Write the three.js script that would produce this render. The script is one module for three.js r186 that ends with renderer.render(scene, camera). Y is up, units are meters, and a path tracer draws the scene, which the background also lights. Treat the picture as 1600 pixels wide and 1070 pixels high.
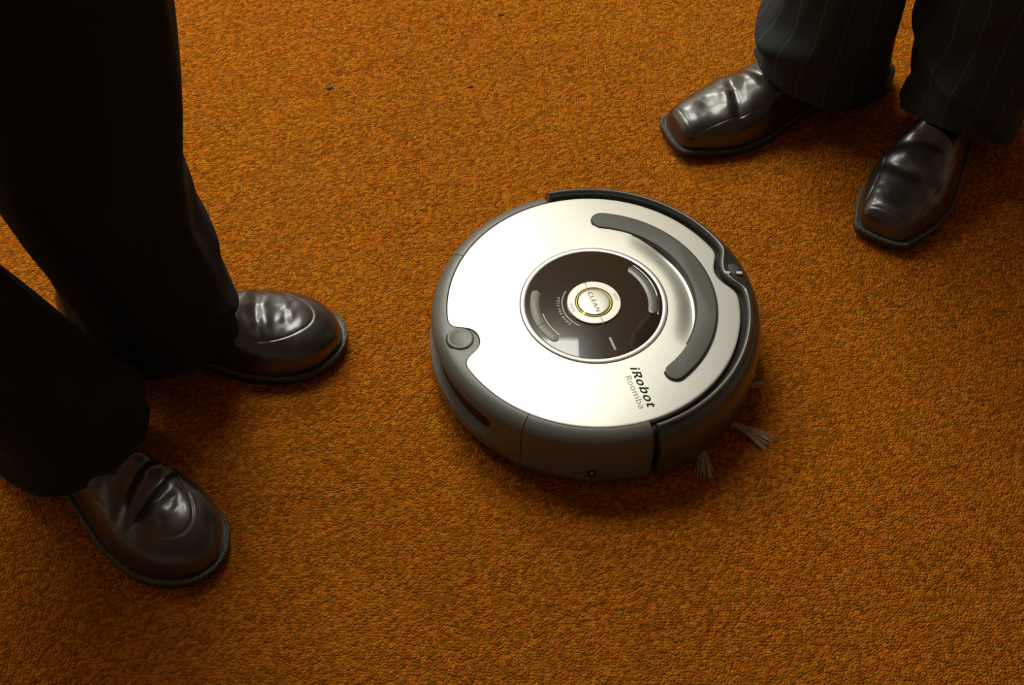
import * as THREE from 'three';
import { mergeGeometries, mergeVertices, toCreasedNormals } from 'three/addons/utils/BufferGeometryUtils.js';
import { MarchingCubes } from 'three/addons/objects/MarchingCubes.js';
import { RoundedBoxGeometry } from 'three/addons/geometries/RoundedBoxGeometry.js';
import { RectAreaLightUniformsLib } from 'three/addons/lights/RectAreaLightUniformsLib.js';

// ---------------------------------------------------------------- camera, light, exposure
const D = Math.PI / 180;
const scene = new THREE.Scene();
scene.background = new THREE.Color(0x000000);
const camera = new THREE.PerspectiveCamera(2 * Math.atan(535 / 2500) / D, 1600 / 1070, 0.05, 50);
camera.position.set(-0.0812, 1.3293, 1.0021);
camera.rotation.order = 'YXZ';
camera.rotation.set(-52.547 * D, 0, 0.6985 * D);
const renderer = new THREE.WebGLRenderer({ antialias: true });
renderer.toneMapping = THREE.LinearToneMapping;
renderer.toneMappingExposure = 1.0;
renderer.shadowMap.enabled = true;
RectAreaLightUniformsLib.init();

const CEIL = 2.55;
// the ceiling troffers: [x, z, width along x, depth along z, radiance]
const TROFFERS = [
  [-0.50, -1.34, 1.20, 0.90, 10],
  [-2.15, -1.34, 1.20, 0.90, 9.5],
  [-1.10, -2.90, 1.20, 0.90, 15],
];
const LAMP = new THREE.Color().setRGB(1.0, 0.98, 0.88);

// ---------------------------------------------------------------- helpers
let seed = 12345;
const rnd = () => { seed = (seed * 1664525 + 1013904223) >>> 0; return seed / 4294967296; };
const clamp = (v, a = 0, b = 1) => Math.min(b, Math.max(a, v));
const sst = (a, b, v) => { const t = clamp((v - a) / (b - a)); return t * t * (3 - 2 * t); };
const lerp = (a, b, t) => a + (b - a) * t;
function hash2(i, j, k = 0) { let h = (i * 374761393 + j * 668265263 + k * 2147483647) | 0; h = Math.imul(h ^ (h >>> 13), 1274126177); h ^= h >>> 16; return (h >>> 0) / 4294967296; }
function vnoise(x, y, per = 0, k = 0) {
  const xi = Math.floor(x), yi = Math.floor(y), fx = x - xi, fy = y - yi;
  const m = (v) => per ? ((v % per) + per) % per : v;
  const u = fx * fx * (3 - 2 * fx), w = fy * fy * (3 - 2 * fy);
  const a = hash2(m(xi), m(yi), k), b = hash2(m(xi + 1), m(yi), k), c = hash2(m(xi), m(yi + 1), k), d = hash2(m(xi + 1), m(yi + 1), k);
  return lerp(lerp(a, b, u), lerp(c, d, u), w);
}
// smooth table lookup: [[x, y], ...] (monotone cubic)
function table(pts) {
  const n = pts.length, m = [];
  const sl = (i) => (pts[i + 1][1] - pts[i][1]) / (pts[i + 1][0] - pts[i][0]);
  for (let i = 0; i < n; i++) {
    if (i === 0) m.push(sl(0)); else if (i === n - 1) m.push(sl(n - 2));
    else { const a = sl(i - 1), b = sl(i); m.push(a * b <= 0 ? 0 : 2 * a * b / (a + b)); }
  }
  return (x) => {
    if (x <= pts[0][0]) return pts[0][1];
    if (x >= pts[n - 1][0]) return pts[n - 1][1];
    let i = 0; while (x > pts[i + 1][0]) i++;
    const h = pts[i + 1][0] - pts[i][0], t = (x - pts[i][0]) / h, t2 = t * t, t3 = t2 * t;
    return (2 * t3 - 3 * t2 + 1) * pts[i][1] + (t3 - 2 * t2 + t) * h * m[i] + (-2 * t3 + 3 * t2) * pts[i + 1][1] + (t3 - t2) * h * m[i + 1];
  };
}
function grid(nu, nv, fn, wrapU = false) {   // indexed surface, fn(i, j) -> [x, y, z, u, v]
  const pos = [], uv = [], idx = [];
  for (let j = 0; j <= nv; j++) for (let i = 0; i <= nu; i++) { const p = fn(i, j); pos.push(p[0], p[1], p[2]); uv.push(p[3] ?? i / nu, p[4] ?? j / nv); }
  for (let j = 0; j < nv; j++) for (let i = 0; i < nu; i++) {
    const a = j * (nu + 1) + i, b = a + 1, c = a + nu + 1, d = c + 1;
    idx.push(a, b, d, a, d, c);
  }
  const g = new THREE.BufferGeometry();
  g.setAttribute('position', new THREE.Float32BufferAttribute(pos, 3));
  g.setAttribute('uv', new THREE.Float32BufferAttribute(uv, 2));
  g.setIndex(idx); g.computeVertexNormals();
  if (wrapU) {
    const n = g.attributes.normal;
    for (let j = 0; j <= nv; j++) {
      const a = j * (nu + 1), b = a + nu;
      const v = new THREE.Vector3(n.getX(a) + n.getX(b), n.getY(a) + n.getY(b), n.getZ(a) + n.getZ(b)).normalize();
      n.setXYZ(a, v.x, v.y, v.z); n.setXYZ(b, v.x, v.y, v.z);
    }
  }
  return g;
}
function plain(g) { const o = g.index ? g.toNonIndexed() : g; for (const k of Object.keys(o.attributes)) if (!['position', 'normal', 'uv'].includes(k)) o.deleteAttribute(k); return o; }
function merge(list) { return mergeGeometries(list.map(plain)); }
function part(name, geo, mat, parent, label) {
  const m = new THREE.Mesh(geo, mat); m.name = name; m.castShadow = m.receiveShadow = true;
  if (label) m.userData.label = label;
  parent.add(m); return m;
}
function struct(name, geo, mat, label, category) {
  const m = part(name, geo, mat, scene); m.userData = { kind: 'structure', label, category }; return m;
}
const box = (x0, x1, y0, y1, z0, z1) => new THREE.BoxGeometry(x1 - x0, y1 - y0, z1 - z0).translate((x0 + x1) / 2, (y0 + y1) / 2, (z0 + z1) / 2);
function canvasTex(n, draw) {
  const c = document.createElement('canvas'); c.width = c.height = n;
  draw(c.getContext('2d'), n);
  const t = new THREE.CanvasTexture(c); t.colorSpace = THREE.SRGBColorSpace; t.anisotropy = 8; return t;
}
// toCreasedNormals joins vertices closer than a hundredth of a unit, so small shapes are enlarged for it
const creased = (g, deg = 35) => toCreasedNormals((g.index ? g.toNonIndexed() : g).scale(1000, 1000, 1000), deg * D).scale(0.001, 0.001, 0.001);
const std = (o) => new THREE.MeshStandardMaterial(o);
const phy = (o) => new THREE.MeshPhysicalMaterial(o);
const lin = (r, g, b) => new THREE.Color().setRGB(r, g, b);

// ---------------------------------------------------------------- carpet texture (cut pile: yarn ends of mixed dye)
function carpetTextures() {
  const N = 2048, size = 1.5, cells = 480, px = N / cells;           // one yarn end about 3.1 mm
  const col = new Uint8Array(N * N * 4), bmp = new Uint8Array(N * N * 4);
  const cx = new Float32Array(cells * cells), cy = new Float32Array(cells * cells);
  for (let j = 0; j < cells; j++) for (let i = 0; i < cells; i++) { cx[j * cells + i] = 0.5 + 0.9 * (hash2(i, j, 1) - 0.5); cy[j * cells + i] = 0.5 + 0.9 * (hash2(i, j, 2) - 0.5); }
  const dyes = [[0.44, 0.160, 0.011], [0.42, 0.142, 0.010], [0.42, 0.125, 0.010], [0.42, 0.108, 0.010], [0.37, 0.132, 0.011], [0.30, 0.088, 0.008]];
  const s = (v) => Math.round(255 * (v <= 0.0031308 ? 12.92 * v : 1.055 * Math.pow(v, 1 / 2.4) - 0.055));
  for (let y = 0; y < N; y++) for (let x = 0; x < N; x++) {
    const gx = x / px, gy = y / px, ci = Math.floor(gx), cj = Math.floor(gy);
    let best = 9, second = 9, bi = 0, bj = 0;
    for (let b = -1; b <= 1; b++) for (let a = -1; a <= 1; a++) {
      const ii = (ci + a + cells) % cells, jj = (cj + b + cells) % cells;
      const dx = ci + a + cx[jj * cells + ii] - gx, dy = cj + b + cy[jj * cells + ii] - gy;
      const rx = dx * 0.88 - dy * 0.47, ry = (dx * 0.47 + dy * 0.88) * 1.9;   // yarn ends lean a little, all one way
      const d = rx * rx + ry * ry;
      if (d < best) { second = best; best = d; bi = ii; bj = jj; } else if (d < second) second = d;
    }
    const edge = Math.sqrt(second) - Math.sqrt(best);
    const pick = hash2(bi, bj, 3), patch = vnoise(bi / 55, bj / 55, 8, 7) * 0.6 + vnoise(bi / 22, bj / 22, 20, 8) * 0.4;
    const d = dyes[Math.min(5, Math.floor(clamp(pick * 0.86 + (patch - 0.5) * 0.3 + 0.07, 0, 0.999) * 6))];
    const fibre = 0.80 + 0.40 * vnoise((x * 0.88 - y * 0.47) * 0.22, (x * 0.47 + y * 0.88) * 0.55, 0, 5);
    const tone = (0.70 + 0.58 * hash2(bi, bj, 4)) * fibre;
    const k = (y * N + x) * 4;
    col[k] = s(clamp(d[0] * tone)); col[k + 1] = s(clamp(d[1] * tone)); col[k + 2] = s(clamp(d[2] * tone)); col[k + 3] = 255;
    const h = clamp(0.25 + 0.75 * sst(0, 0.55, edge)) * (0.55 + 0.45 * hash2(bi, bj, 6)) * (0.85 + 0.15 * fibre);
    bmp[k] = bmp[k + 1] = bmp[k + 2] = Math.round(255 * clamp(h)); bmp[k + 3] = 255;
  }
  const mk = (d, srgb) => { const t = new THREE.DataTexture(d, N, N); t.wrapS = t.wrapT = THREE.RepeatWrapping; t.magFilter = THREE.LinearFilter; t.minFilter = THREE.LinearMipmapLinearFilter; t.generateMipmaps = true; if (srgb) t.colorSpace = THREE.SRGBColorSpace; t.needsUpdate = true; return t; };
  return { map: mk(col, true), bump: mk(bmp, false), size };
}
const carpet = carpetTextures();
const carpetMat = phy({ map: carpet.map, bumpMap: carpet.bump, bumpScale: 0.0034, roughness: 1.0, specularIntensity: 0.0 });

// ---------------------------------------------------------------- room shell
const RX0 = -3.2, RX1 = 3.8, RZ0 = -3.6, RZ1 = 3.8;
{
  const g = box(RX0 - 0.1, RX1 + 0.1, -0.12, 0, RZ0 - 0.1, RZ1 + 0.1);
  const p = g.attributes.position, uv = g.attributes.uv;
  for (let i = 0; i < p.count; i++) uv.setXY(i, p.getX(i) / carpet.size + 0.37, p.getZ(i) / carpet.size + 0.21);
  struct('floor', g, carpetMat, 'orange brown cut pile carpet covering the whole floor', 'floor');
  const wallMat = std({ color: lin(0.66, 0.64, 0.58), roughness: 0.9 });
  const ceilMat = std({ color: lin(0.78, 0.76, 0.70), roughness: 0.95 });
  struct('ceiling', box(RX0 - 0.1, RX1 + 0.1, CEIL, CEIL + 0.12, RZ0 - 0.1, RZ1 + 0.1), ceilMat, 'pale plaster ceiling above the carpeted room', 'ceiling');
  struct('wall_left', box(RX0 - 0.1, RX0, 0, CEIL, RZ0, RZ1), wallMat, 'plain beige side wall behind the person in plain trousers', 'wall');
  struct('wall_right', box(RX1, RX1 + 0.1, 0, CEIL, RZ0, RZ1), wallMat, 'plain beige side wall behind the person in pinstripes', 'wall');
  struct('wall_back', box(RX0 - 0.1, RX1 + 0.1, 0, CEIL, RZ0 - 0.1, RZ0), wallMat, 'plain beige end wall beyond the robot vacuum', 'wall');
  struct('wall_front', box(RX0 - 0.1, RX1 + 0.1, 0, CEIL, RZ1, RZ1 + 0.1), wallMat, 'plain beige end wall opposite the far one', 'wall');
}
// ceiling troffers
TROFFERS.forEach(([x, z, w, d, L], i) => {
  const o = new THREE.Group(); o.name = 'ceiling_light' + (i ? '_' + String(i).padStart(3, '0') : '');
  o.position.set(x, CEIL, z); scene.add(o);
  o.userData = { label: ['square white ceiling light panel mirrored in the black control disc', 'square white ceiling light panel over the side wall', 'square white ceiling light panel by the far end wall'][i], category: 'ceiling light' };
  const t = 0.03, fr = std({ color: lin(0.7, 0.7, 0.68), roughness: 0.5 });
  part('frame', merge([box(-w / 2 - t, w / 2 + t, -0.03, -0.001, -d / 2 - t, -d / 2), box(-w / 2 - t, w / 2 + t, -0.03, -0.001, d / 2, d / 2 + t), box(-w / 2 - t, -w / 2, -0.03, -0.001, -d / 2, d / 2), box(w / 2, w / 2 + t, -0.03, -0.001, -d / 2, d / 2)]), fr, o);
  part('diffuser', box(-w / 2, w / 2, -0.012, -0.001, -d / 2, d / 2), std({ color: lin(0.8, 0.8, 0.78), roughness: 0.6, emissive: LAMP, emissiveIntensity: 0.8 }), o);
  const l = new THREE.RectAreaLight(LAMP, L, w, d);
  l.name = 'panel_light'; l.position.set(0, -0.016, 0); l.rotation.x = -Math.PI / 2; o.add(l);
});

// ---------------------------------------------------------------- robot vacuum (local +x is its front, angles turn towards -z)
const robot = new THREE.Group(); robot.name = 'robot_vacuum'; scene.add(robot);
robot.rotation.y = 19 * D;
robot.userData = { label: 'round silver and dark grey robot vacuum with black control disc on the carpet', category: 'robot vacuum' };
const P = (r, a, y) => [r * Math.cos(a), y, -r * Math.sin(a)];
function ringSeg(a0, a1, n, prof) {          // closed profile swept round the axis, with end caps
  const pos = [], push = (p) => pos.push(...p);
  const rows = []; for (let i = 0; i <= n; i++) { const a = lerp(a0, a1, i / n); rows.push(prof(a).map(([r, y]) => P(r, a, y))); }
  const m = rows[0].length;
  for (let i = 0; i < n; i++) for (let k = 0; k < m; k++) { const A = rows[i][k], B = rows[i][(k + 1) % m], C = rows[i + 1][(k + 1) % m], E = rows[i + 1][k]; push(A); push(B); push(C); push(A); push(C); push(E); }
  for (const [row, a, flip] of [[rows[0], a0, false], [rows[n], a1, true]]) {
    const tri = THREE.ShapeUtils.triangulateShape(prof(a).map(([r, y]) => new THREE.Vector2(r, y)), []);
    for (const t of tri) { const o = flip ? [t[0], t[2], t[1]] : t; for (const k of o) push(row[k]); }
  }
  const g = new THREE.BufferGeometry(); g.setAttribute('position', new THREE.Float32BufferAttribute(pos, 3));
  g.setAttribute('uv', new THREE.Float32BufferAttribute(new Float32Array(pos.length / 3 * 2), 2));
  return creased(g, 38);
}
function lathe(pts, n = 96) { return new THREE.LatheGeometry(pts.map(([r, y]) => new THREE.Vector2(r, y)), n); }


const mShell = phy({ color: lin(0.105, 0.112, 0.098), roughness: 0.42, clearcoat: 0.35, clearcoatRoughness: 0.35 });
const mBumper = phy({ color: lin(0.038, 0.042, 0.035), roughness: 0.32, clearcoat: 0.6, clearcoatRoughness: 0.22 });
const mBlack = std({ color: lin(0.008, 0.008, 0.007), roughness: 0.6 });
const mRubber = std({ color: lin(0.012, 0.012, 0.012), roughness: 0.85 });
const mHandle = phy({ color: lin(0.075, 0.078, 0.062), roughness: 0.5 });
const mSilver = phy({ color: lin(0.82, 0.82, 0.78), roughness: 0.34, metalness: 0.5 });
const mButton = phy({ color: lin(0.82, 0.82, 0.76), roughness: 0.3, metalness: 0.6 });
const mGold = phy({ color: lin(0.30, 0.24, 0.07), roughness: 0.35, metalness: 0.7 });
const mGrey = phy({ color: lin(0.30, 0.31, 0.26), roughness: 0.25, clearcoat: 0.6, clearcoatRoughness: 0.1 });

// outline of the silver top: a circle with a lobe cut for the bin button and a hollow for the front sensor
const turnDeg = (a) => ((a / D + 540) % 360) - 180;
const cuts = [[-0.1378, 0.0022, 0.0172, 0.018], [0.1535, 0, 0.0215, 0.016]];   // [x, z, radius, fillet]
const plateCache = new Map();
function plateR(a) {
  const key = Math.round(a * 1e5); if (plateCache.has(key)) return plateCache.get(key);
  const RP = 0.1461, f = (r) => { let d = RP - r; const x = r * Math.cos(a), z = -r * Math.sin(a); for (const [cx, cz, cr, k] of cuts) { const e = Math.hypot(x - cx, z - cz) - cr, m = Math.max(0, k - Math.abs(d - e)) / k; d = Math.min(d, e) - m * m * k * 0.25; } return d; };
  let r = 0.110; while (f(r + 0.0005) > 0 && r < 0.16) r += 0.0005;
  let lo = r, hi = r + 0.0005; for (let k = 0; k < 24; k++) { const m = (lo + hi) / 2; if (f(m) > 0) lo = m; else hi = m; }
  plateCache.set(key, lo); return lo;
}
const topY = (r) => 0.0853 - 0.0036 * Math.pow(clamp((r - 0.0735) / 0.0725, 0, 1.3), 2);
function dip(r, a) { const d = Math.abs(turnDeg(a)); return 0.0075 * Math.exp(-Math.pow((r - 0.0985) / 0.0082, 2)) * (1 - sst(18, 50, d)); }

// chassis, wheels
part('chassis', lathe([[0.001, 0.011], [0.150, 0.011], [0.158, 0.016], [0.1585, 0.060], [0.152, 0.0755], [0.001, 0.0775]]), mBlack, robot);
for (const s of [-1, 1]) {
  const w = part('drive_wheel', merge([new THREE.CylinderGeometry(0.034, 0.034, 0.018, 36).rotateX(Math.PI / 2)]), mRubber, robot); w.position.set(0, 0.034, s * 0.112);
  part('hub', new THREE.CylinderGeometry(0.02, 0.02, 0.021, 24).rotateX(Math.PI / 2), mShell, w);
}
const caster = part('caster_wheel', new THREE.CylinderGeometry(0.014, 0.014, 0.016, 24).rotateX(Math.PI / 2), mRubber, robot); caster.position.set(0.125, 0.014, 0);

// silver top plate
{
  const na = 1440, nr = 44, r0 = 0.0742;
  const K = (r, a, y) => { const p = P(r, a, y); return [p[0], p[1], p[2], p[2] / 0.3 + 0.5, p[0] / 0.3 + 0.5]; };
  const g = grid(na, nr + 3, (i, j) => {
    const a = -i / na * 2 * Math.PI, R = plateR(a);
    if (j > nr) { const k = j - nr; return K(k === 1 ? R + 0.00025 : R + 0.0003, a, topY(R) - [0, 0.0005, 0.0015, 0.005][k]); }
    const r = lerp(r0, R - 0.0004, j / nr); return K(r, a, topY(r) - dip(r, a) );
  }, true);
  const tex = canvasTex(2048, (c, n) => {
    c.fillStyle = '#e4e7dd'; c.fillRect(0, 0, n, n);
    const X = (m) => (m / 0.3 + 0.5) * n, Y = (m) => (0.5 - m / 0.3) * n, S = n / 0.3;
    c.textBaseline = 'alphabetic'; c.textAlign = 'left';
    const put = (str, font, color, x0, x1, base, k) => { c.save(); c.font = font; c.fillStyle = color; const w = c.measureText(str).width; c.translate(X(x0), Y(base)); c.scale((x1 - x0) * S / w, k); c.fillText(str, 0, 0); c.restore(); };
    put('iRobot', 'italic bold 80px sans-serif', '#0e0e0a', 0.0835, 0.1325, 0.0058, 1.0);
    put('Roomba', '54px sans-serif', '#6a6962', 0.0925, 0.1325, -0.0022, 1.0);
  });
  part('top_plate', g, phy({ map: tex, roughness: 0.38, metalness: 0.5 }), robot, 'satin silver top plate with printed lettering');
}
// handle and its dark seat
{
  const arcShape = (r0, r1, a) => { const s = new THREE.Shape(), rm = (r0 + r1) / 2, h = (r1 - r0) / 2; s.absarc(0, 0, r1, -a, a, false); s.absarc(rm * Math.cos(a), rm * Math.sin(a), h, a, a + Math.PI, false); s.absarc(0, 0, r0, a, -a, true); s.absarc(rm * Math.cos(a), -rm * Math.sin(a), h, -a + Math.PI, -a + 2 * Math.PI, false); return s; };
  const ext = (s, y0, y1, bev) => creased(new THREE.ExtrudeGeometry(s, { depth: y1 - y0 - 2 * bev, bevelEnabled: bev > 0, bevelSize: bev, bevelThickness: bev, bevelOffset: -bev, bevelSegments: 3, curveSegments: 80 }).rotateX(-Math.PI / 2).translate(0, y0 + bev, 0), 30);
  part('handle_seat', ext(arcShape(0.1012, 0.1240, 65.6 * D), 0.072, 0.0846, 0), mBlack, robot);
  part('handle', ext(arcShape(0.1026, 0.1226, 65.6 * D), 0.0745, 0.0866, 0.0014), mHandle, robot, 'dark grey curved carry handle');
}
// control disc
part('trim_ring', lathe([[0.0684, 0.080], [0.0684, 0.0858], [0.0690, 0.0864], [0.0710, 0.0867], [0.0728, 0.0863], [0.0735, 0.0856], [0.0736, 0.080]].map(([r, y]) => [r, y]), 160), mSilver, robot, 'bright silver ring around the control disc');
{
  const S0 = 0.14, N = 2048, tex = canvasTex(N, (c, n) => {
    c.fillStyle = '#1d1c12'; c.fillRect(0, 0, n, n);
    const S = n / S0; c.translate(n / 2, n / 2);
    // curved lines: control-disc angle a (0 = front, up on the canvas)
    const arc = (r, a0, a1, w, col) => { c.beginPath(); c.strokeStyle = col; c.lineWidth = w * S; c.lineCap = 'butt'; for (let k = 0; k <= 60; k++) { const a = lerp(a0, a1, k / 60) * D; c.lineTo(-r * S * Math.sin(a), -r * S * Math.cos(a)); } c.stroke(); };
    arc(0.0318, 132, 224, 0.0013, '#b9bbb0');
    arc(0.0527, 176, 210, 0.0010, '#d9dacd');
    // text along the lower arc, tops towards the centre
    const along = (str, r, a0, a1, font, col) => { c.font = font; c.fillStyle = col; c.textAlign = 'center'; c.textBaseline = 'middle'; const ws = [...str].map((h) => c.measureText(h).width + 1); const tot = ws.reduce((p, q) => p + q); let u = 0; [...str].forEach((h, k) => { const a = lerp(a0, a1, (u + ws[k] / 2) / tot) * D; u += ws[k]; c.save(); c.translate(-r * S * Math.sin(a), -r * S * Math.cos(a)); c.rotate(-a + Math.PI); c.fillText(h, 0, 0); c.restore(); }); };
    along('HOLD FOR DEMO', 0.0356, 148, 211, 'bold 54px sans-serif', '#c3c6b8');
    // small bright model mark on the robot's right
    c.fillStyle = '#c9ccbe';
    let x = 0.0447; for (const w of [0.0022, 0.0020, 0.0018, 0.0022, 0.0020, 0.0022, 0.0018]) { c.fillRect(x * S, -0.0012 * S, w * S, 0.0024 * S); x += w + 0.0003; }
  });
  const g = grid(128, 24, (i, j) => { const a = -i / 128 * 2 * Math.PI, r = lerp(0.0684, 0.0005, j / 24), p = P(r, a, 0.0865 + 0.0003 * (1 - Math.pow(r / 0.0684, 2))); return [p[0], p[1], p[2], p[2] / S0 + 0.5, p[0] / S0 + 0.5]; }, true);
  const idx = g.index.array; for (let k = 0; k < idx.length; k += 3) { const t = idx[k + 1]; idx[k + 1] = idx[k + 2]; idx[k + 2] = t; } g.computeVertexNormals();
  part('control_disc', g, phy({ map: tex, roughness: 0.12, clearcoat: 1, clearcoatRoughness: 0.02, ior: 1.5 }), robot, 'glossy black control disc with printed white lettering');
}
{
  const yb = 0.0866;
  const btnTex = (str, x0, y0, size, span, col, bg) => canvasTex(512, (c, n) => { c.fillStyle = bg; c.fillRect(0, 0, n, n); c.fillStyle = col; c.font = `bold ${size}px sans-serif`; c.textAlign = 'center'; c.textBaseline = 'middle'; c.translate(n * x0, n * y0); c.save(); const w = c.measureText(str).width; c.scale(span * n / w, 1); c.fillText(str, 0, 0); c.restore(); });
  const planarUV = (g, s) => { const p = g.attributes.position, uv = new Float32Array(p.count * 2); for (let i = 0; i < p.count; i++) { uv[2 * i] = p.getZ(i) / s + 0.5; uv[2 * i + 1] = p.getX(i) / s + 0.5; } g.setAttribute('uv', new THREE.BufferAttribute(uv, 2)); return g; };
  const seg = (r0, r1, a0, a1, h, rim = 0.0006) => ringSeg(a0 * D, a1 * D, 40, () => [[r0, yb - 0.001], [r0, yb + h - rim], [r0 + rim, yb + h], [r1 - rim, yb + h], [r1, yb + h - rim], [r1, yb - 0.001]]);
  part('spot_button', planarUV(seg(0.0186, 0.0270, -89.2, 89.2, 0.0022), 0.056), phy({ map: btnTex('SPOT', 0.5, 0.09, 40, 0.18, '#8b8b80', '#d8d8cf'), roughness: 0.3, metalness: 0.6 }), robot);
  part('dock_button', planarUV(seg(0.0186, 0.0270, 90.8, 269.2, 0.0022), 0.056), phy({ map: btnTex('DOCK', 0.5, 0.91, 40, 0.2, '#6b6b60', '#d0d0c7'), roughness: 0.34, metalness: 0.6 }), robot);
  part('light_ring', lathe([[0.0160, yb - 0.001], [0.0160, yb + 0.0016], [0.0166, yb + 0.0021], [0.0179, yb + 0.0021], [0.0184, yb + 0.0016], [0.0184, yb - 0.001]], 96), mGold, robot, 'amber ring around the centre button');
  const cb = grid(72, 14, (i, j) => { const a = i / 72 * 2 * Math.PI, t = j / 14, r = t < 0.15 ? 0.0158 : 0.0158 * Math.cos((t - 0.15) / 0.85 * Math.PI / 2), y = t < 0.15 ? yb - 0.001 + 0.0035 * t / 0.15 : yb + 0.0025 + 0.0005 * Math.sin((t - 0.15) / 0.85 * Math.PI / 2), p = P(Math.max(r, 0.0001), a, y); return p; }, true);
  part('clean_button', planarUV(cb, 0.034), phy({ map: btnTex('CLEAN', 0.5, 0.5, 92, 0.8, '#5c5c50', '#dcdcd2'), roughness: 0.28, metalness: 0.6 }), robot, 'round silver centre button');
  const led = part('status_light', new THREE.SphereGeometry(0.0011, 16, 10), std({ color: lin(0.9, 0.7, 0.1), emissive: lin(1, 0.75, 0.08), emissiveIntensity: 0.8 }), robot, 'small lit amber indicator');
  { const p = P(0.0175, -145.4 * D, yb + 0.0022); led.position.set(...p); led.scale.set(1.5, 0.5, 1.5); }
  const arcSeg = (r0, r1, a0, a1, e0, e1) => { const rm = (r0 + r1) / 2, h = (r1 - r0) / 2, da = h / rm / D; const half = (a) => { let k = 1; if (e0 && a < a0 + da) k = Math.sqrt(Math.max(0.02, 1 - Math.pow((a0 + da - a) / da, 2))); if (e1 && a > a1 - da) k = Math.sqrt(Math.max(0.02, 1 - Math.pow((a - a1 + da) / da, 2))); return h * k; };
    return ringSeg(a0 * D, a1 * D, 60, (a) => { const q = half(a / D); return [[rm - q, yb - 0.001], [rm - q, yb + 0.0004], [rm - q * 0.7, yb + 0.0009], [rm + q * 0.7, yb + 0.0009], [rm + q, yb + 0.0004], [rm + q, yb - 0.001]]; }); };
  const word = (str, r, a0, a1, fs) => canvasTex(1024, (c, n) => { c.fillStyle = '#7b7d6e'; c.fillRect(0, 0, n, n); const S = n / 0.14; c.translate(n / 2, n / 2); c.font = `bold ${fs}px sans-serif`; c.fillStyle = '#b4b7a8'; c.textAlign = 'center'; c.textBaseline = 'middle'; [...str].forEach((h, k) => { const a = lerp(a0, a1, (k + 0.5) / str.length) * D; c.save(); c.translate(-r * S * Math.sin(a), -r * S * Math.cos(a)); c.rotate(-a + Math.PI); c.fillText(h, 0, 0); c.restore(); }); });
  const lens = (t) => phy({ map: t, roughness: 0.5, clearcoat: 0.12, clearcoatRoughness: 0.2 });
  part('schedule_button', planarUV(arcSeg(0.0548, 0.0636, 146, 188.9, true, false), 0.14), lens(word('SCHEDULE', 0.0592, 158, 182, 26)), robot);
  part('clock_button', planarUV(arcSeg(0.0548, 0.0636, 189.5, 213, false, true), 0.14), lens(word('CLOCK', 0.0592, 194, 208, 26)), robot);
  part('indicator_lens', arcSeg(0.0545, 0.0632, -31, 33, true, true), phy({ color: lin(0.13, 0.135, 0.115), roughness: 0.35, clearcoat: 0.35, clearcoatRoughness: 0.12 }), robot, 'curved smoky indicator window');
  part('lens_rim', ringSeg(-31 * D, 32 * D, 50, () => [[0.0640, yb - 0.001], [0.0640, yb + 0.0007], [0.0648, yb + 0.0009], [0.0653, yb + 0.0005], [0.0653, yb - 0.001]]), phy({ color: lin(0.03, 0.03, 0.026), roughness: 0.1, clearcoat: 1, clearcoatRoughness: 0.03 }), robot);
}
// side shells, dust bin and bumper
const shellProf = (a, k = 0) => {            // k: how deep the finger scoop is
  const ri = plateR(a) + 0.0007, yt = topY(Math.max(ri, 0.146)) + 0.0002;
  const L = (p, q) => [lerp(p[0], q[0], k), lerp(p[1], q[1], k)];
  return [[ri, 0.068], [ri, yt - 0.0005], [ri + 0.0006, yt], [0.1490, yt - 0.0001], [0.1535, 0.0805], [0.1578, 0.0778], [0.1610, 0.0735], [0.1628, 0.0680],
    L([0.1637, 0.0620], [0.1622, 0.0640]), L([0.1640, 0.0560], [0.1580, 0.0580]), L([0.1641, 0.0480], [0.1555, 0.0500]), L([0.1640, 0.0420], [0.1565, 0.0420]), L([0.1640, 0.0360], [0.1610, 0.0355]), L([0.1640, 0.0300], [0.1650, 0.0325]),
    [lerp(0.1638, 0.1652, k), 0.0200], [0.1610, 0.0125], [0.1500, 0.0115]];
};
const gap = 0.16;
part('side_shell', ringSeg((89.2 + gap) * D, (135 - gap) * D, 50, (a) => shellProf(a)), mShell, robot);
part('side_shell', ringSeg((225 + gap) * D, (270.8 - gap) * D, 50, (a) => shellProf(a)), mShell, robot);
part('dust_bin', ringSeg((135 + gap) * D, (225 - gap) * D, 300, (a) => { const d = Math.abs(a / D - 180); return shellProf(a, 1 - sst(26, 40, d)); }), mShell, robot, 'dark grey dust bin section with a finger scoop');
{
  const p = P(0.1388, 179 * D, 0.0806), b = part('bin_release_button', lathe([[0.0001, 0.0017], [0.004, 0.0018], [0.008, 0.0022], [0.0105, 0.0027], [0.0122, 0.0028], [0.0132, 0.0022], [0.0135, 0.0004]], 64), mShell, robot); b.position.set(...p);
  const rg = part('button_groove', lathe([[0.0134, 0.0004], [0.0134, 0.0010], [0.0142, 0.0011], [0.0146, 0.0004]], 64), mBlack, robot); rg.position.set(...p);
}
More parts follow.
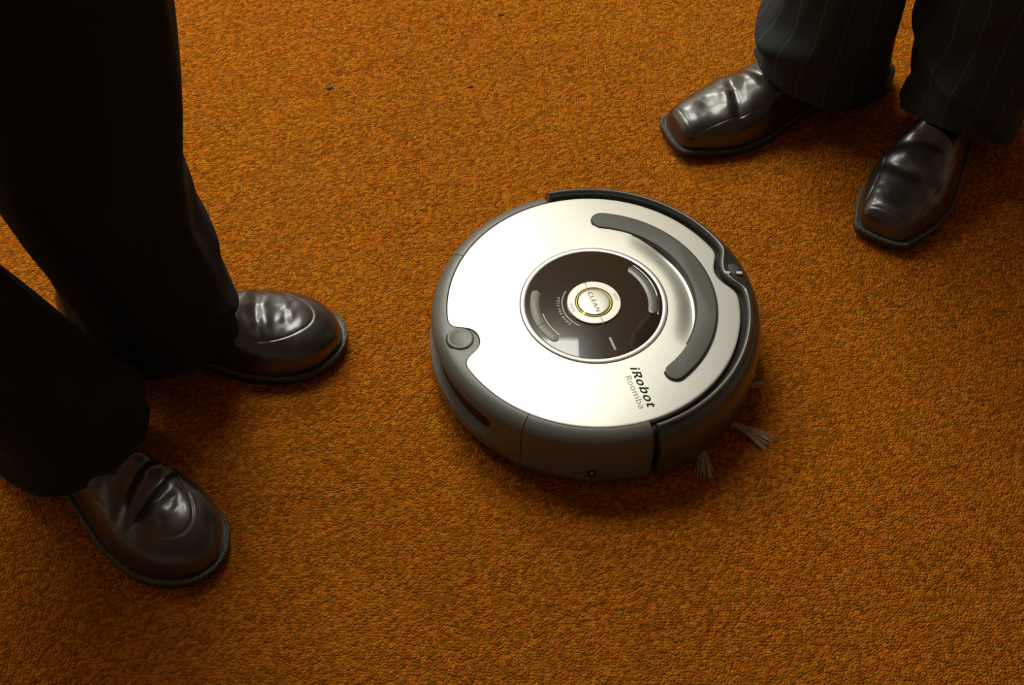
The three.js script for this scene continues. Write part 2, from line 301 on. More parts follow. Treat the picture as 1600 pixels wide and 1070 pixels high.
{
  const prof = (a) => {
    const d = Math.abs(turnDeg(a)), end = sst(84, 87.6, d), ri = plateR(a) + 0.0062, q = Math.max(ri, 0.146);
    return [[ri, 0.060], [ri, 0.0806], [ri + 0.0004, 0.0828], [ri + 0.0013, 0.0845], [ri + 0.0026, 0.0856], [ri + 0.0042, 0.0859], [ri + 0.0056, 0.0852], [Math.max(ri + 0.0072, 0.1590), 0.0816], [0.1620, 0.0795], [0.1660, 0.0745], [0.1685, 0.0670], [0.1697, 0.0560], [0.1700, 0.0400], [0.1690, 0.0200], [0.1660, 0.0125], [0.1550, 0.0115]];
  };
  part('bumper', ringSeg(-87.6 * D, 87.6 * D, 300, prof), mBumper, robot, 'black wraparound front bumper');
  // gap floor between plate and bumper
  const sp = P(0.1500, 0, 0.0835), s = part('infrared_sensor', lathe([[0.0078, -0.002], [0.0078, 0.0002], [0.0070, 0.0008], [0.0040, 0.0010], [0.0001, 0.0011]], 40), phy({ color: lin(0.050, 0.055, 0.046), roughness: 0.4, clearcoat: 0.3, clearcoatRoughness: 0.1 }), robot); s.position.set(...sp);
  for (const [r, a, w] of [[0.1430, -1.6, 0.0052], [0.1550, -2.6, 0.0060]]) { const e = part('glint_tab', new RoundedBoxGeometry(w, 0.0020, 0.0036, 2, 0.0006), phy({ color: lin(0.7, 0.68, 0.58), roughness: 0.15, clearcoat: 1 }), robot, 'tiny pale tab standing in for a glint by the sensor'); const q = P(r, a * D, r < 0.145 ? 0.0857 : 0.0846); e.position.set(...q); e.rotation.y = -0.35; }  // pale tabs: bright glints beside the sensor, put in as light-coloured boxes
}
{ // charging socket low on the robot's side
  const p = P(0.1642, 250 * D, 0.030), s = part('charging_socket', new THREE.CylinderGeometry(0.0045, 0.0045, 0.004, 24).rotateZ(Math.PI / 2), mBlack, robot); s.position.set(...p); s.rotation.y = 250 * D;
  const c = part('socket_pin', new THREE.SphereGeometry(0.0012, 12, 8), mSilver, s); c.position.set(0.002, 0.0035, 0);
}
{ // side brush: three arms of pale bristles
  const o = new THREE.Group(); o.name = 'side_brush'; robot.add(o); o.position.set(...P(0.128, -53 * D, 0.006)); o.rotation.y = -19 * D;
  part('brush_hub', lathe([[0.0001, 0.010], [0.012, 0.009], [0.014, 0.004], [0.013, 0.0], [0.0001, 0.0]], 32), mRubber, o);
  const bristle = std({ color: lin(0.50, 0.44, 0.33), roughness: 0.7 });
  for (let k = 0; k < 6; k++) {
    const a = (k * 60 - 27) * D, dir = new THREE.Vector3(Math.cos(a), 0, -Math.sin(a)), nor = new THREE.Vector3(-dir.z, 0, dir.x);
    part('brush_arm', new THREE.TubeGeometry(new THREE.LineCurve3(dir.clone().multiplyScalar(0.010).setY(0.004), dir.clone().multiplyScalar(0.038).setY(0.003)), 4, 0.0022, 8), mRubber, o);
    const list = [];
    for (let b = 0; b < 40; b++) { const s = (rnd() - 0.5), h = (rnd() - 0.5) * 0.003, e = dir.clone().multiplyScalar(0.072 + 0.01 * rnd()).addScaledVector(nor, s * 0.022).setY(-0.0045 + 0.003 * rnd()), m = dir.clone().multiplyScalar(0.055).addScaledVector(nor, s * 0.008).setY(0.0025 + h); list.push(new THREE.TubeGeometry(new THREE.CatmullRomCurve3([dir.clone().multiplyScalar(0.036).addScaledVector(nor, s * 0.003).setY(0.003), m, e]), 8, 0.00028, 5)); }
    part('bristles', merge(list), bristle, o).userData.kind = 'stuff';
  }
}

// ---------------------------------------------------------------- shoes
const mLeather = phy({ color: lin(0.013, 0.013, 0.011), roughness: 0.38, clearcoat: 1.0, clearcoatRoughness: 0.2, ior: 1.6 });
const mSole = phy({ color: lin(0.012, 0.012, 0.011), roughness: 0.55 });
const mWelt = phy({ color: lin(0.048, 0.050, 0.042), roughness: 0.40 });
const mThread = std({ color: lin(0.16, 0.162, 0.140), roughness: 0.45 });
const STYLE = {
  round: {
    lat: table([[0, 0], [0.003, 0.012], [0.010, 0.022], [0.025, 0.031], [0.05, 0.0355], [0.09, 0.037], [0.13, 0.042], [0.17, 0.050], [0.205, 0.0555], [0.235, 0.0545], [0.260, 0.0470], [0.277, 0.0360], [0.287, 0.0250], [0.293, 0.0120], [0.295, 0]]),
    med: table([[0, 0], [0.003, 0.012], [0.010, 0.022], [0.025, 0.0305], [0.05, 0.0335], [0.09, 0.0300], [0.125, 0.0290], [0.16, 0.0370], [0.195, 0.0480], [0.225, 0.0520], [0.250, 0.0495], [0.270, 0.0410], [0.284, 0.0280], [0.292, 0.0140], [0.295, 0]]),
    L: 0.295, apronEnd: 0.262, apronHalf: 0.034,
    H: table([[0, 0.0], [0.004, 0.045], [0.012, 0.066], [0.04, 0.075], [0.09, 0.082], [0.115, 0.080], [0.14, 0.071], [0.17, 0.060], [0.20, 0.0505], [0.225, 0.0455], [0.245, 0.0420], [0.260, 0.0375], [0.272, 0.0315], [0.281, 0.0235], [0.2875, 0.013], [0.2905, 0]]),
  },
  square: {
    lat: table([[0, 0], [0.003, 0.012], [0.010, 0.022], [0.025, 0.030], [0.05, 0.034], [0.09, 0.0355], [0.13, 0.0405], [0.17, 0.0475], [0.205, 0.0520], [0.235, 0.0490], [0.262, 0.0410], [0.282, 0.0335], [0.290, 0.0300], [0.2945, 0.0240], [0.2975, 0.0120], [0.298, 0]]),
    med: table([[0, 0], [0.003, 0.012], [0.010, 0.022], [0.025, 0.0295], [0.05, 0.0325], [0.09, 0.0290], [0.125, 0.0285], [0.16, 0.0360], [0.195, 0.0455], [0.225, 0.0480], [0.252, 0.0440], [0.276, 0.0370], [0.288, 0.0330], [0.294, 0.0270], [0.2975, 0.0130], [0.298, 0]]),
    L: 0.298, apronEnd: 0.281, apronHalf: 0.034,
    H: table([[0, 0.0], [0.004, 0.045], [0.012, 0.066], [0.04, 0.077], [0.09, 0.088], [0.115, 0.086], [0.14, 0.077], [0.17, 0.064], [0.20, 0.052], [0.225, 0.0445], [0.250, 0.0385], [0.270, 0.0345], [0.280, 0.0305], [0.288, 0.023], [0.2922, 0.011], [0.2938, 0]]),
  },
};
const soleTop = table([[0, 0.0270], [0.06, 0.0262], [0.085, 0.0255], [0.12, 0.0205], [0.16, 0.0135], [0.20, 0.0118], [0.24, 0.0125], [0.295, 0.0175]]);
const soleLow = table([[0, 0.0185], [0.06, 0.0180], [0.085, 0.0172], [0.12, 0.0115], [0.16, 0.0030], [0.19, 0.0004], [0.23, 0.0010], [0.295, 0.0070]]);
function makeShoe(parent, style, side, heel, dirAngle, wr, label) {   // side +1: right foot
  const st = STYLE[style], o = new THREE.Group(); o.name = 'shoe'; if (label) o.userData.label = label; parent.add(o);
  o.position.set(heel[0], 0, heel[1]).sub(parent.position); o.rotation.y = dirAngle;
  const zl = (x) => st.lat(x) * side, zm = (x) => -st.med(x) * side;
  // outline as a closed list of [x, z], lateral side then medial side
  const N = 150, outline = (inset) => {
    const pts = [], m = (inset) * 1.0;
    for (let i = 0; i <= N; i++) { const t = i / N, x = st.L * (0.5 - 0.5 * Math.cos(Math.PI * t)); pts.push([x, st.lat(x)]); }
    for (let i = N - 1; i > 0; i--) { const t = i / N, x = st.L * (0.5 - 0.5 * Math.cos(Math.PI * t)); pts.push([x, -st.med(x)]); }
    const n = pts.length;
    return pts.map((p, i) => { const a = pts[(i + n - 1) % n], b = pts[(i + 1) % n], tx = b[0] - a[0], tz = b[1] - a[1], l = Math.hypot(tx, tz) || 1; return [p[0] + tz / l * m, (p[1] - tx / l * m) * side]; });
  };
  const band = (rings, cap) => {             // rings: list of {inset, y(x)}
    const rows = rings.map((r) => outline(r[0]).map(([x, z]) => [x, r[1](x), z])), n = rows[0].length;
    const g = grid(n, rows.length - 1, (i, j) => rows[j][i % n], true);
    const gs = [g];
    if (cap) for (const [k] of [[0], [rows.length - 1]]) { const pts = rows[k], sh = THREE.ShapeUtils.triangulateShape(pts.map((p) => new THREE.Vector2(p[0], p[2])), []); const cg = new THREE.BufferGeometry(); const pos = []; sh.forEach((t) => t.forEach((q) => pos.push(...pts[q]))); cg.setAttribute('position', new THREE.Float32BufferAttribute(pos, 3)); cg.setAttribute('uv', new THREE.Float32BufferAttribute(new Float32Array(pos.length / 3 * 2), 2)); cg.computeVertexNormals(); gs.push(cg); }
    return creased(merge(gs), 40);
  };
  // insets are inward
  const up = (f, d) => (x) => f(x) + d;
  part('sole', band([[0.002, up(soleLow, 0)], [0.0004, up(soleLow, 0.0012)], [0.0, up(soleTop, -0.0055)], [0.0008, up(soleTop, -0.0045)]], true), mSole, o);
  part('welt', band([[0.0006, up(soleTop, -0.0046)], [0.0, up(soleTop, -0.0038)], [0.0, up(soleTop, -0.0010)], [0.0010, up(soleTop, 0)], [0.0085, up(soleTop, 0.0002)]], true), mWelt, o);
  { // heel block
    const pts = []; const xh = 0.078; for (let i = 0; i <= 40; i++) { const x = xh * (1 - i / 40) ; pts.push(new THREE.Vector2(x, (st.lat(x) - 0.001) * side)); } for (let i = 1; i <= 40; i++) { const x = xh * i / 40; pts.push(new THREE.Vector2(x, -(st.med(x) - 0.001) * side)); }
    const g = new THREE.ExtrudeGeometry(new THREE.Shape(pts.map((p) => new THREE.Vector2(p.x, -p.y))), { depth: 0.0185, bevelEnabled: false }).rotateX(-Math.PI / 2);
    part('heel', creased(g), mSole, o);
  }
  { // stitches along the welt
    const pts = outline(0.0018).filter(([x]) => x > 0.10), list = [];
    for (const [x, z] of pts.filter((p, i) => i % 1 === 0)) list.push([x, z]);
    // resample by length
    const runs = [[], []]; for (const p of list) runs[p[1] * side > 0 ? 0 : 1].push(p);
    const gs = [], rib = new THREE.CapsuleGeometry(0.0008, 0.0022, 2, 6).rotateZ(Math.PI / 2);
    for (const run of runs) { let acc = 0; for (let i = 1; i < run.length; i++) { const dx = run[i][0] - run[i - 1][0], dz = run[i][1] - run[i - 1][1], l = Math.hypot(dx, dz); if (l > 0.03) continue; let s = 0.0030 - acc; while (s < l) { const x = run[i - 1][0] + dx * s / l, z = run[i - 1][1] + dz * s / l; gs.push(rib.clone().rotateY(-Math.atan2(dz, dx) + 0.9).translate(x, soleTop(x) + 0.0001, z)); s += 0.0030; } acc = l - (s - 0.0030); } }
    part('welt_stitching', merge(gs), mThread, o).userData.kind = 'stuff';
  }
  // upper
  const x0 = 0.0055, x1 = st.L - 0.0045, NX = 190, NP = 120, k = (x1 - x0) / (st.L);
  const w = wr || { creases: [] };
  const g = grid(NP, NX, (i, j) => {
    const t = j / NX, s = 0.5 - 0.5 * Math.cos(Math.PI * Math.pow(t, 0.9)), x = x0 + (x1 - x0) * s;
    const q = (x - x0) / (x1 - x0), xo = q * st.L;                      // matching place on the outline
    const a = (i / NP - 0.5) * Math.PI, sn = Math.sin(a), cs = Math.max(0, Math.cos(a));
    const half = sn > 0 ? Math.max(0, st.lat(xo) - 0.0036 * Math.min(1, st.lat(xo) / 0.02)) : Math.max(0, st.med(xo) - 0.0036 * Math.min(1, st.med(xo) / 0.02));
    const hx = x / 1, H = Math.max(0, st.H(hx));
    const pz = 0.78, py = lerp(0.82, 0.74, sst(0.2, 0.27, x));
    const taper = lerp(0.30, 0.0, sst(0.12, 0.22, x)) ;                  // the instep narrows towards its ridge
    let u = Math.sign(sn) * Math.pow(Math.abs(sn), pz), v = Math.pow(cs, py);
    let zz = u * half * (1 - taper * v * Math.abs(u)), yy = v * H;
    // ridge of the instep lies a little to the inside
    zz -= 0.004 * v * sst(0.1, 0.2, x);
    const zc = zz, top = sst(0.15, 0.6, v);
    // apron seam: outline in plan
    const ah = st.apronHalf * lerp(1, 0.86, sst(0.2, 0.26, x)), ex = (x - 0.215) / (st.apronEnd - 0.215);
    const dA = x < 0.215 ? (ah - Math.abs(zc)) : (style === 'round' ? (1 - Math.hypot(Math.max(0, ex), Math.abs(zc) / ah)) * 0.035 : Math.min(ah - Math.abs(zc), st.apronEnd - x));
    const seam = sst(0.10, 0.12, x);
    let d = -0.0007 * Math.exp(-Math.pow(dA / 0.0009, 2)) * seam + 0.0002 * Math.exp(-Math.pow((dA + 0.0024) / 0.0016, 2)) * seam + 0.0003 * sst(0, 0.006, dA) * seam;
    // walking creases across the vamp
    for (const c of w.creases) { const cx = c[0] + c[3] * zc + c[5] * zc * zc * 40, e = (x - cx) / c[1]; const reach = sst(-0.046, -0.030, -Math.abs(zc - (c[4] || 0))); d += c[2] * reach * top * (-Math.exp(-e * e) + 0.55 * Math.exp(-Math.pow(e - 1.7, 2) * 0.6) + 0.45 * Math.exp(-Math.pow(e + 1.7, 2) * 0.6)); }
    d += (vnoise(x * 75 + 3 * side, zc * 75 + (w.seed || 0), 0, 11) - 0.5) * 0.0022 * top * sst(0.11, 0.15, x) * (1 - sst(st.apronEnd - 0.03, st.apronEnd, x));
    d += (vnoise(x * 170 + 9 * side, zc * 130 + (w.seed || 0), 0, 12) - 0.5) * (style === 'round' ? 0.0010 : 0.0004) * top * sst(0.12, 0.16, x) * (1 - sst(st.apronEnd - 0.03, st.apronEnd, x));
    if (style === 'square') d -= 0.0022 * top * (Math.exp(-Math.pow((x - 0.158 + 6 * zc * zc) / 0.0013, 2)) + 0.5 * (1 - sst(0.153, 0.158, x + 6 * zc * zc)));   // edge of the tongue
    yy += d * v; 
    if (dA < 0.002 && dA > -0.006) zz += Math.sign(zz) * d * 0.4 * (1 - v);
    return [x, soleTop(x) - 0.0006 + Math.max(yy, 0), zz * side, x * 8, zz * 8];
  });
  if (side > 0) { const idx = g.index.array; for (let q = 0; q < idx.length; q += 3) { const t = idx[q + 1]; idx[q + 1] = idx[q + 2]; idx[q + 2] = t; } g.computeVertexNormals(); }
  part('upper', g, mLeather, o);
  return o;
}

// ---------------------------------------------------------------- people
function sdf(bones, cell, k = 0.03) {         // tapered capsules [ax, ay, az, ra, bx, by, bz, rb] joined by a smooth minimum
  const lo = [9, 9, 9], hi = [-9, -9, -9];
  for (const b of bones) for (const [o, r] of [[0, b[3]], [4, b[7]]]) for (let c = 0; c < 3; c++) { lo[c] = Math.min(lo[c], b[o + c] - r - 2 * k); hi[c] = Math.max(hi[c], b[o + c] + r + 2 * k); }
  const S = Math.max(hi[0] - lo[0], hi[1] - lo[1], hi[2] - lo[2]), n = Math.ceil(S / cell) + 4, h = S / (n - 4);
  const mc = new MarchingCubes(n, new THREE.MeshBasicMaterial(), false, false, 120000); mc.isolation = 0;
  const mid = [0, 1, 2].map((c) => (lo[c] + hi[c]) / 2);
  mc.field.fill(-1);
  const half = n / 2, rng = [0, 1, 2].map((c) => [Math.max(0, Math.floor(half + (lo[c] - mid[c]) / h) - 1), Math.min(n - 1, Math.ceil(half + (hi[c] - mid[c]) / h) + 1)]);
  for (let z = rng[2][0]; z <= rng[2][1]; z++) for (let y = rng[1][0]; y <= rng[1][1]; y++) for (let x = rng[0][0]; x <= rng[0][1]; x++) {
    const px = mid[0] + (x - half) * h, py = mid[1] + (y - half) * h, pz = mid[2] + (z - half) * h;
    let d = 1;
    for (const b of bones) {
      const ux = b[4] - b[0], uy = b[5] - b[1], uz = b[6] - b[2], wx = px - b[0], wy = py - b[1], wz = pz - b[2];
      const t = clamp((ux * wx + uy * wy + uz * wz) / (ux * ux + uy * uy + uz * uz + 1e-9));
      const e = Math.hypot(wx - ux * t, wy - uy * t, wz - uz * t) - lerp(b[3], b[7], t);
      const m = Math.max(0, k - Math.abs(d - e)) / k; d = Math.min(d, e) - m * m * k * 0.25;
    }
    mc.field[z * n * n + y * n + x] = -d;
  }
  mc.update();
  const cnt = mc.count, pos = new Float32Array(cnt * 3);
  for (let i = 0; i < cnt; i++) for (let c = 0; c < 3; c++) pos[3 * i + c] = mid[c] + mc.positionArray[3 * i + c] * half * h;
  let g = new THREE.BufferGeometry(); g.setAttribute('position', new THREE.BufferAttribute(pos, 3));
  g = mergeVertices(g, cell * 0.02); g.computeVertexNormals();
  g.setAttribute('uv', new THREE.BufferAttribute(new Float32Array(g.attributes.position.count * 2), 2));
  return g;
}
// a trouser leg: keys [y, cx, cz, half along the stride, half across], turned by yaw; folds(a, y) in metres outward
function trouserLeg(keys, yaw, hem, folds, crease) {
  const T = [1, 2, 3, 4].map((c) => table(keys.map((k) => [k[0], k[c]])));
  const y0 = keys[0][0], y1 = keys[keys.length - 1][0], NA = 160, NY = 190, c = Math.cos(yaw), s = Math.sin(yaw);
  const pt = (a, y, inset) => {
    const cx = T[0](y), cz = T[1](y), A = T[2](y), B = T[3](y);
    const f = folds(a, y);
    const cf = crease * sst(y0 - 0.02, y0 + 0.1, y);
    const sharp = 1 + cf * (Math.exp(-Math.pow(a / 0.22, 2)) + 0.7 * Math.exp(-Math.pow((Math.PI - Math.abs(a)) / 0.22, 2)));
    const lx = (A - inset) * Math.cos(a) * sharp + f * Math.cos(a), lz = (B - inset) * Math.sin(a) + f * Math.sin(a);
    const fade = 1 - sst(y0, y0 + 0.16, y);
    return [cx + lx * c + lz * s, y + fade * hem(a), cz - lx * s + lz * c, a / (2 * Math.PI) * 0.46, y];
  };
  return grid(NA, NY + 4, (i, j) => {
    const a = (i / NA) * 2 * Math.PI - Math.PI;
    if (j < 4) { const y = y0 + [0.05, 0.02, 0.003, 0.0][j]; return pt(a, y, [0.003, 0.003, 0.0022, 0.0008][j]); }
    const t = (j - 4) / NY; return pt(a, y0 + 0.0012 + (y1 - y0 - 0.0012) * Math.pow(t, 1.5), 0);
  }, true);
}
function makePerson(cfg) {
  const o = new THREE.Group(); o.name = cfg.name; o.position.set(cfg.base[0], 0, cfg.base[1]); scene.add(o);
  o.userData = { label: cfg.label, category: 'person' };
  for (const s of cfg.shoes) makeShoe(o, s.style, s.side, s.heel, s.turn, s.wr, s.style === 'round' ? 'black leather shoe with a round toe and stitched welt' : 'black leather slip-on shoe with a square toe');
  const [bx, bz] = cfg.base, yaw = cfg.yaw, c = Math.cos(yaw), s = Math.sin(yaw);
  const W = (f, y, r) => [cfg.hip[0] - bx + f * c + r * s, y, cfg.hip[1] - bz - f * s + r * c];     // forward, up, to the right
  const bone = (a, ra, b, rb) => [...a, ra, ...b, rb];
  // trousers
  const legs = cfg.legs.map((l) => trouserLeg(l.keys.map((k) => [k[0], k[1] - bx, k[2] - bz, k[3], k[4]]), l.yaw, l.hem, l.folds, l.crease));
  const hipG = grid(64, 20, (i, j) => { const a = i / 64 * 2 * Math.PI - Math.PI, t = j / 20, y = lerp(0.72, 1.04, t), A = lerp(0.105, 0.115, t), B = lerp(0.150, 0.165, t) * (1 - 0.06 * sst(0.6, 1, t)), p = W(A * Math.cos(a), y, B * Math.sin(a)); return [...p, a * 0.08, y]; }, true);
  part('trousers', merge([...legs, hipG]), cfg.cloth, o);
  // body: one continuous figure (ankles, legs, trunk, neck, head, arms, hands)
  const bones = [], sh = 1.44, sw = 0.185;
  for (const l of cfg.legs) { const A = [l.ankle[0] - bx, 0.085, l.ankle[1] - bz], K = [l.knee[0] - bx, 0.49, l.knee[1] - bz], H = W(0, 0.92, l.side * 0.09); bones.push(bone([A[0], 0.062, A[2]], 0.032, A, 0.036), bone(A, 0.036, [lerp(A[0], K[0], 0.6), 0.32, lerp(A[2], K[2], 0.6)], 0.052), bone([lerp(A[0], K[0], 0.6), 0.32, lerp(A[2], K[2], 0.6)], 0.052, K, 0.05), bone(K, 0.052, H, 0.075)); }
  bones.push(bone(W(0, 0.95, -0.07), 0.09, W(0, 0.95, 0.07), 0.09), bone(W(0, 0.98, 0), 0.092, W(0.0, 1.3, 0), 0.085), bone(W(0.0, 1.3, -0.08), 0.072, W(0.0, 1.3, 0.08), 0.072), bone(W(0, sh, -sw + 0.03), 0.05, W(0, sh, sw - 0.03), 0.05), bone(W(0.0, 1.45, 0), 0.058, W(0.02, 1.58, 0), 0.053));
  const hands = [];
  for (const q of [-1, 1]) { const S = W(0, sh - 0.02, q * sw), E = W(-0.02, 1.14, q * (sw + 0.055)), R = W(0.045, 0.90, q * (sw + 0.06)); bones.push(bone(S, 0.05, E, 0.04), bone(E, 0.038, R, 0.026)); hands.push([q, R]); }
  const head = [bone(W(0.02, 1.56, 0), 0.052, W(0.035, 1.64, 0), 0.055), bone(W(0.02, 1.735, 0), 0.078, W(0.005, 1.72, 0), 0.076), bone(W(0.06, 1.67, 0), 0.055, W(0.07, 1.61, 0), 0.035), bone(W(0.118, 1.70, 0), 0.007, W(0.130, 1.672, 0), 0.012), bone(W(0.01, 1.71, -0.078), 0.009, W(0.012, 1.68, -0.076), 0.008), bone(W(0.01, 1.71, 0.078), 0.009, W(0.012, 1.68, 0.076), 0.008), bone(W(0.110, 1.628, -0.015), 0.006, W(0.110, 1.628, 0.015), 0.006), bone(W(0.108, 1.645, -0.018), 0.005, W(0.108, 1.645, 0.018), 0.005)];
  const hb = hands.map(([q, R]) => {
    const L = (f, y, r) => { const d = W(f, 0, r * q), z = W(0, 0, 0); return [R[0] + d[0] - z[0], R[1] + y, R[2] + d[2] - z[2]]; };
    const list = [bone(R, 0.025, L(0.012, -0.04, 0), 0.020)];
    [[-0.028, 0.075], [-0.010, 0.085], [0.010, 0.080], [0.027, 0.064]].forEach(([f, len]) => { const k0 = L(0.012 - f, -0.085, 0.002), k1 = L(0.016 - f, -0.085 - len * 0.5, -0.002), k2 = L(0.018 - f * 0.9, -0.085 - len * 0.95, -0.016); list.push(bone(L(0.008, -0.03, 0), 0.014, k0, 0.011), bone(k0, 0.0095, k1, 0.0085), bone(k1, 0.0085, k2, 0.0070)); });
    list.push(bone(L(0.02, -0.025, -0.006), 0.013, L(0.050, -0.065, -0.014), 0.0105), bone(L(0.050, -0.065, -0.014), 0.0105, L(0.056, -0.098, -0.016), 0.008));
    return sdf(list, 0.004, 0.006);
  });
  const skin = phy({ color: lin(0.45, 0.26, 0.18), roughness: 0.55 });
  part('body', merge([sdf(bones, 0.014, 0.05), sdf(head, 0.004, 0.025), ...hb]), skin, o);
  for (const q of [-1, 1]) { const e = part('eye', new THREE.SphereGeometry(0.011, 16, 12), std({ color: lin(0.6, 0.58, 0.55), roughness: 0.2 }), o); e.position.set(...W(0.097, 1.695, q * 0.031)); }
  part('hair', sdf([bone(W(0.0, 1.765, 0), 0.078, W(-0.015, 1.74, 0), 0.083), bone(W(-0.045, 1.70, 0), 0.05, W(-0.04, 1.66, 0), 0.04), bone(W(0.06, 1.80, -0.03), 0.025, W(0.06, 1.80, 0.03), 0.025)], 0.006, 0.02), std({ color: lin(0.02, 0.015, 0.01), roughness: 0.7 }), o);
  // jacket, shirt, tie
  const j = [bone(W(0, 0.86, -0.075), 0.118, W(0, 0.86, 0.075), 0.118), bone(W(0, 0.86, -0.06), 0.125, W(0, 1.1, -0.045), 0.118), bone(W(0, 0.86, 0.06), 0.125, W(0, 1.1, 0.045), 0.118), bone(W(0, 1.1, -0.045), 0.118, W(0.01, 1.32, -0.085), 0.112), bone(W(0, 1.1, 0.045), 0.118, W(0.01, 1.32, 0.085), 0.112), bone(W(0, sh - 0.01, -sw + 0.02), 0.065, W(0, sh - 0.01, sw - 0.02), 0.065)];
  for (const q of [-1, 1]) { const S = W(0, sh - 0.02, q * sw), E = W(-0.02, 1.14, q * (sw + 0.055)), R = W(0.04, 0.925, q * (sw + 0.06)); j.push(bone(S, 0.066, E, 0.055), bone(E, 0.054, R, 0.042)); }
  part('jacket', sdf(j, 0.013, 0.04), cfg.jacket, o);
  part('shirt_collar', lathe([[0.068, 0], [0.070, 0.03], [0.063, 0.045], [0.060, 0.045]], 32), std({ color: lin(0.75, 0.75, 0.75), roughness: 0.8 }), o).position.set(...W(0.012, 1.475, 0));
  // socks close the gap between shoe and trouser
  for (const l of cfg.legs) { const k = part('sock', lathe([[0.036, 0.045], [0.038, 0.08], [0.040, 0.115]], 32), std({ color: lin(0.008, 0.008, 0.009), roughness: 0.95 }), o); k.position.set(l.ankle[0] - bx, 0, l.ankle[1] - bz); }
  return o;
}
const weave = (base, stripe, n = 512) => canvasTex(n, (c) => {
  const im = c.createImageData(n, n); const st = stripe;
  for (let y = 0; y < n; y++) for (let x = 0; x < n; x++) { const t = ((x + y) >> 1) % 4 < 2 ? 1.08 : 0.92, r = 0.85 + 0.3 * hash2(x, y, 21); const k = (y * n + x) * 4; let v = base.map((b) => b * t * r); if (st && x % 128 < 4 && hash2(0, y >> 1, 22) > 0.25) v = st.map((q) => q * r); for (let h = 0; h < 3; h++) im.data[k + h] = Math.min(255, v[h]); im.data[k + 3] = 255; }
  c.putImageData(im, 0, 0);
});
function cloth(base, stripe, size, rough) { const t = weave(base, stripe); t.wrapS = t.wrapT = THREE.RepeatWrapping; t.repeat.set(1 / size, 1 / size); return phy({ map: t, roughness: rough, specularIntensity: 0.35, sheen: 0.25, sheenRoughness: 0.6, sheenColor: lin(0.03, 0.034, 0.036) }); }
const plainCloth = cloth([34, 36, 34], null, 0.06, 0.9);
const pinCloth = cloth([50, 55, 57], [96, 106, 108], 0.115, 0.85);
const plainJacket = std({ color: lin(0.006, 0.0065, 0.007), roughness: 0.9 }), pinJacket = std({ color: lin(0.008, 0.009, 0.010), roughness: 0.9 });

const drape = (k) => (a) => k * Math.pow(Math.max(0, Math.cos(a)), 1.4) - 0.005 * Math.max(0, -Math.cos(a));   // the hem rises over the instep
const turnTo = (dx, dz) => Math.atan2(-dz, dx);
const fold = (list, sd) => (a, y) => { let d = 0; for (const [fy, amp, wid, slope, fa, fw] of list) { const da = Math.atan2(Math.sin(a - fa), Math.cos(a - fa)); const e = (y - fy - slope * da) / wid; d += amp * Math.exp(-e * e) * Math.exp(-Math.pow(da / fw, 2)); } d += (vnoise(Math.cos(a) * 3 + sd, y * 9 + Math.sin(a) * 3, 0, 31) - 0.5) * 0.008 * (1 - 0.5 * sst(0.1, 0.4, y)); return d; };

makePerson({
  name: 'person', base: [-0.50, 0.06], hip: [-0.62, 0.06], yaw: 0,
  label: 'person in plain black trousers and round-toed black shoes standing behind the robot vacuum',
  cloth: plainCloth, jacket: plainJacket,
  shoes: [
    { style: 'round', side: -1, heel: [-0.5465, -0.003], turn: turnTo(0.2945, -0.006), wr: { seed: 3, creases: [[0.178, 0.006, 0.0028, 0.15, 0, 0.0], [0.205, 0.005, 0.0018, -0.1, 0.005, 0.1]] } },
    { style: 'round', side: 1, heel: [-0.578, 0.073], turn: turnTo(0.75, 0.655), wr: { seed: 9, creases: [[0.165, 0.007, 0.0018, 0.3, 0, 0.1], [0.190, 0.006, 0.0022, 0.35, 0, 0.1], [0.213, 0.006, 0.0020, 0.25, 0, 0]] } },
  ],
  legs: [
    { side: -1, yaw: -0.4, ankle: [-0.475, -0.003], knee: [-0.465, 0.0], crease: 0.08,
      keys: [[0.028, -0.447, -0.004, 0.097, 0.066], [0.075, -0.446, -0.004, 0.094, 0.066], [0.149, -0.453, -0.003, 0.087, 0.072], [0.222, -0.464, 0, 0.093, 0.077], [0.29, -0.472, 0.0, 0.099, 0.080], [0.40, -0.462, 0.0, 0.103, 0.083], [0.50, -0.458, 0.004, 0.106, 0.086], [0.70, -0.530, 0.0, 0.100, 0.090], [0.86, -0.61, -0.03, 0.108, 0.092]],
      hem: drape(0.036), folds: fold([[0.10, 0.007, 0.018, 0.03, 0.4, 0.8], [0.06, -0.007, 0.016, 0.03, 0.2, 0.9], [0.17, 0.005, 0.025, -0.03, -0.6, 0.9], [0.24, -0.006, 0.03, 0.05, 0.1, 0.8]], 1.3) },
    { side: 1, yaw: -0.35, ankle: [-0.522, 0.122], knee: [-0.640, 0.138], crease: 0.05,
      keys: [[0.034, -0.512, 0.130, 0.092, 0.070], [0.08, -0.517, 0.128, 0.088, 0.070], [0.14, -0.540, 0.134, 0.084, 0.070], [0.22, -0.572, 0.143, 0.083, 0.070], [0.30, -0.603, 0.150, 0.084, 0.073], [0.40, -0.628, 0.152, 0.088, 0.079], [0.50, -0.640, 0.152, 0.092, 0.084], [0.70, -0.640, 0.142, 0.096, 0.090], [0.86, -0.62, 0.15, 0.108, 0.092]],
      hem: drape(0.040), folds: fold([[0.09, 0.006, 0.02, 0.04, -0.4, 0.9], [0.055, -0.006, 0.016, 0.02, 0.1, 0.9], [0.18, 0.005, 0.03, -0.03, 0.6, 0.9]], 4.7) },
  ],
});
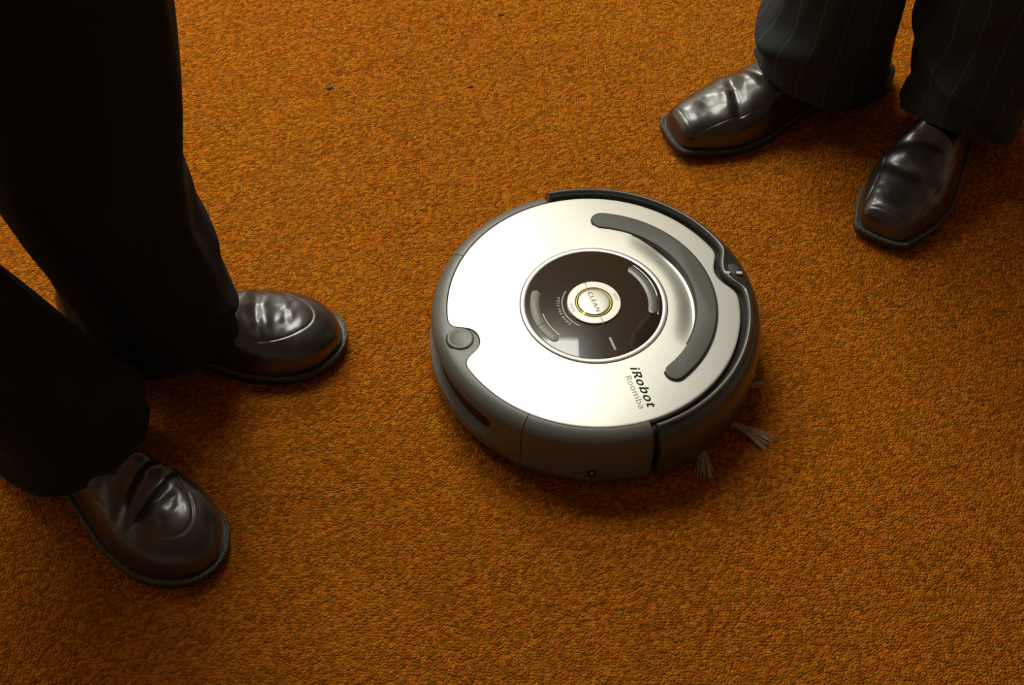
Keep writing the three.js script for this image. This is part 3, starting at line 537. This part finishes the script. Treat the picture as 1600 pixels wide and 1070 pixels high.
makePerson({
  name: 'person_001', base: [0.36, -0.40], hip: [0.365, -0.41], yaw: turnTo(-0.62, 0.78),
  label: 'person in dark pinstriped trousers and square-toed black shoes facing the robot vacuum',
  cloth: pinCloth, jacket: pinJacket,
  shoes: [
    { style: 'square', side: 1, heel: [0.3665, -0.425], turn: turnTo(-0.915, 0.402), wr: { seed: 15, creases: [[0.180, 0.009, 0.0038, 0.35, 0.004, 0.1], [0.215, 0.008, 0.0034, -0.25, 0, 0.0], [0.150, 0.008, 0.0025, -0.3, 0.0, 0]] } },
    { style: 'square', side: -1, heel: [0.4655, -0.4095], turn: turnTo(-0.498, 0.867), wr: { seed: 22, creases: [[0.185, 0.008, 0.0022, -0.2, -0.004, 0.1], [0.225, 0.008, 0.0016, 0.1, 0, 0.0], [0.155, 0.007, 0.0022, 0.4, 0.0, 0]] } },
  ],
  legs: [
    { side: 1, yaw: turnTo(-0.915, 0.402), ankle: [0.290, -0.392], knee: [0.285, -0.385], crease: 0.05,
      keys: [[0.042, 0.273, -0.390, 0.088, 0.068], [0.08, 0.272, -0.388, 0.084, 0.066], [0.14, 0.276, -0.386, 0.077, 0.068], [0.22, 0.278, -0.385, 0.077, 0.070], [0.36, 0.268, -0.385, 0.084, 0.076], [0.50, 0.275, -0.385, 0.093, 0.085], [0.70, 0.290, -0.42, 0.096, 0.090], [0.86, 0.285, -0.46, 0.105, 0.092]],
      hem: drape(0.032), folds: fold([[0.125, 0.009, 0.030, 0.03, 0.9, 1.1], [0.075, -0.011, 0.022, 0.02, 0.8, 1.0], [0.20, -0.010, 0.03, 0.05, 0.6, 0.9], [0.10, 0.008, 0.02, -0.03, -0.3, 0.7]], 7.1) },
    { side: -1, yaw: turnTo(-0.498, 0.867), ankle: [0.428, -0.343], knee: [0.440, -0.335], crease: 0.05,
      keys: [[0.030, 0.430, -0.336, 0.090, 0.070], [0.07, 0.431, -0.336, 0.086, 0.070], [0.14, 0.437, -0.337, 0.083, 0.074], [0.22, 0.444, -0.337, 0.084, 0.078], [0.36, 0.446, -0.338, 0.090, 0.084], [0.50, 0.443, -0.34, 0.094, 0.087], [0.70, 0.440, -0.36, 0.096, 0.090], [0.86, 0.435, -0.37, 0.105, 0.092]],
      hem: drape(0.052), folds: fold([[0.115, 0.014, 0.024, 0.05, 0.1, 1.0], [0.070, -0.008, 0.02, 0.03, 1.5, 0.7], [0.19, -0.010, 0.03, -0.06, -0.2, 1.0], [0.17, 0.008, 0.03, 0.03, 1.2, 0.6]], 9.9) },
  ],
});

// ---------------------------------------------------------------- dark lint caught in the pile
[[-0.3019, -0.3937, 0.4, 1.1], [-0.1345, -0.3989, 0.2, 0.8], [-0.0997, -0.5283, -0.2, 1.0]].forEach(([x, z, t, k], i) => {
  const g = grid(10, 8, (a, b) => { const u = a / 10 * 2 * Math.PI, v = b / 8 * Math.PI, r = 1 + 0.25 * (hash2(a % 10, b, 40 + i) - 0.5); return [0.0042 * k * r * Math.sin(v) * Math.cos(u), 0.0009 + 0.0009 * Math.cos(v), 0.0017 * k * r * Math.sin(v) * Math.sin(u)]; });
  const m = part('lint' + (i ? '_00' + i : ''), g, std({ color: lin(0.10, 0.06, 0.02), roughness: 1 }), scene);
  m.position.set(x, 0, z); m.rotation.y = t; m.userData = { label: 'small dark speck of lint on the carpet beyond the robot vacuum', category: 'lint', group: 'lint specks on the carpet' };
});

renderer.render(scene, camera);
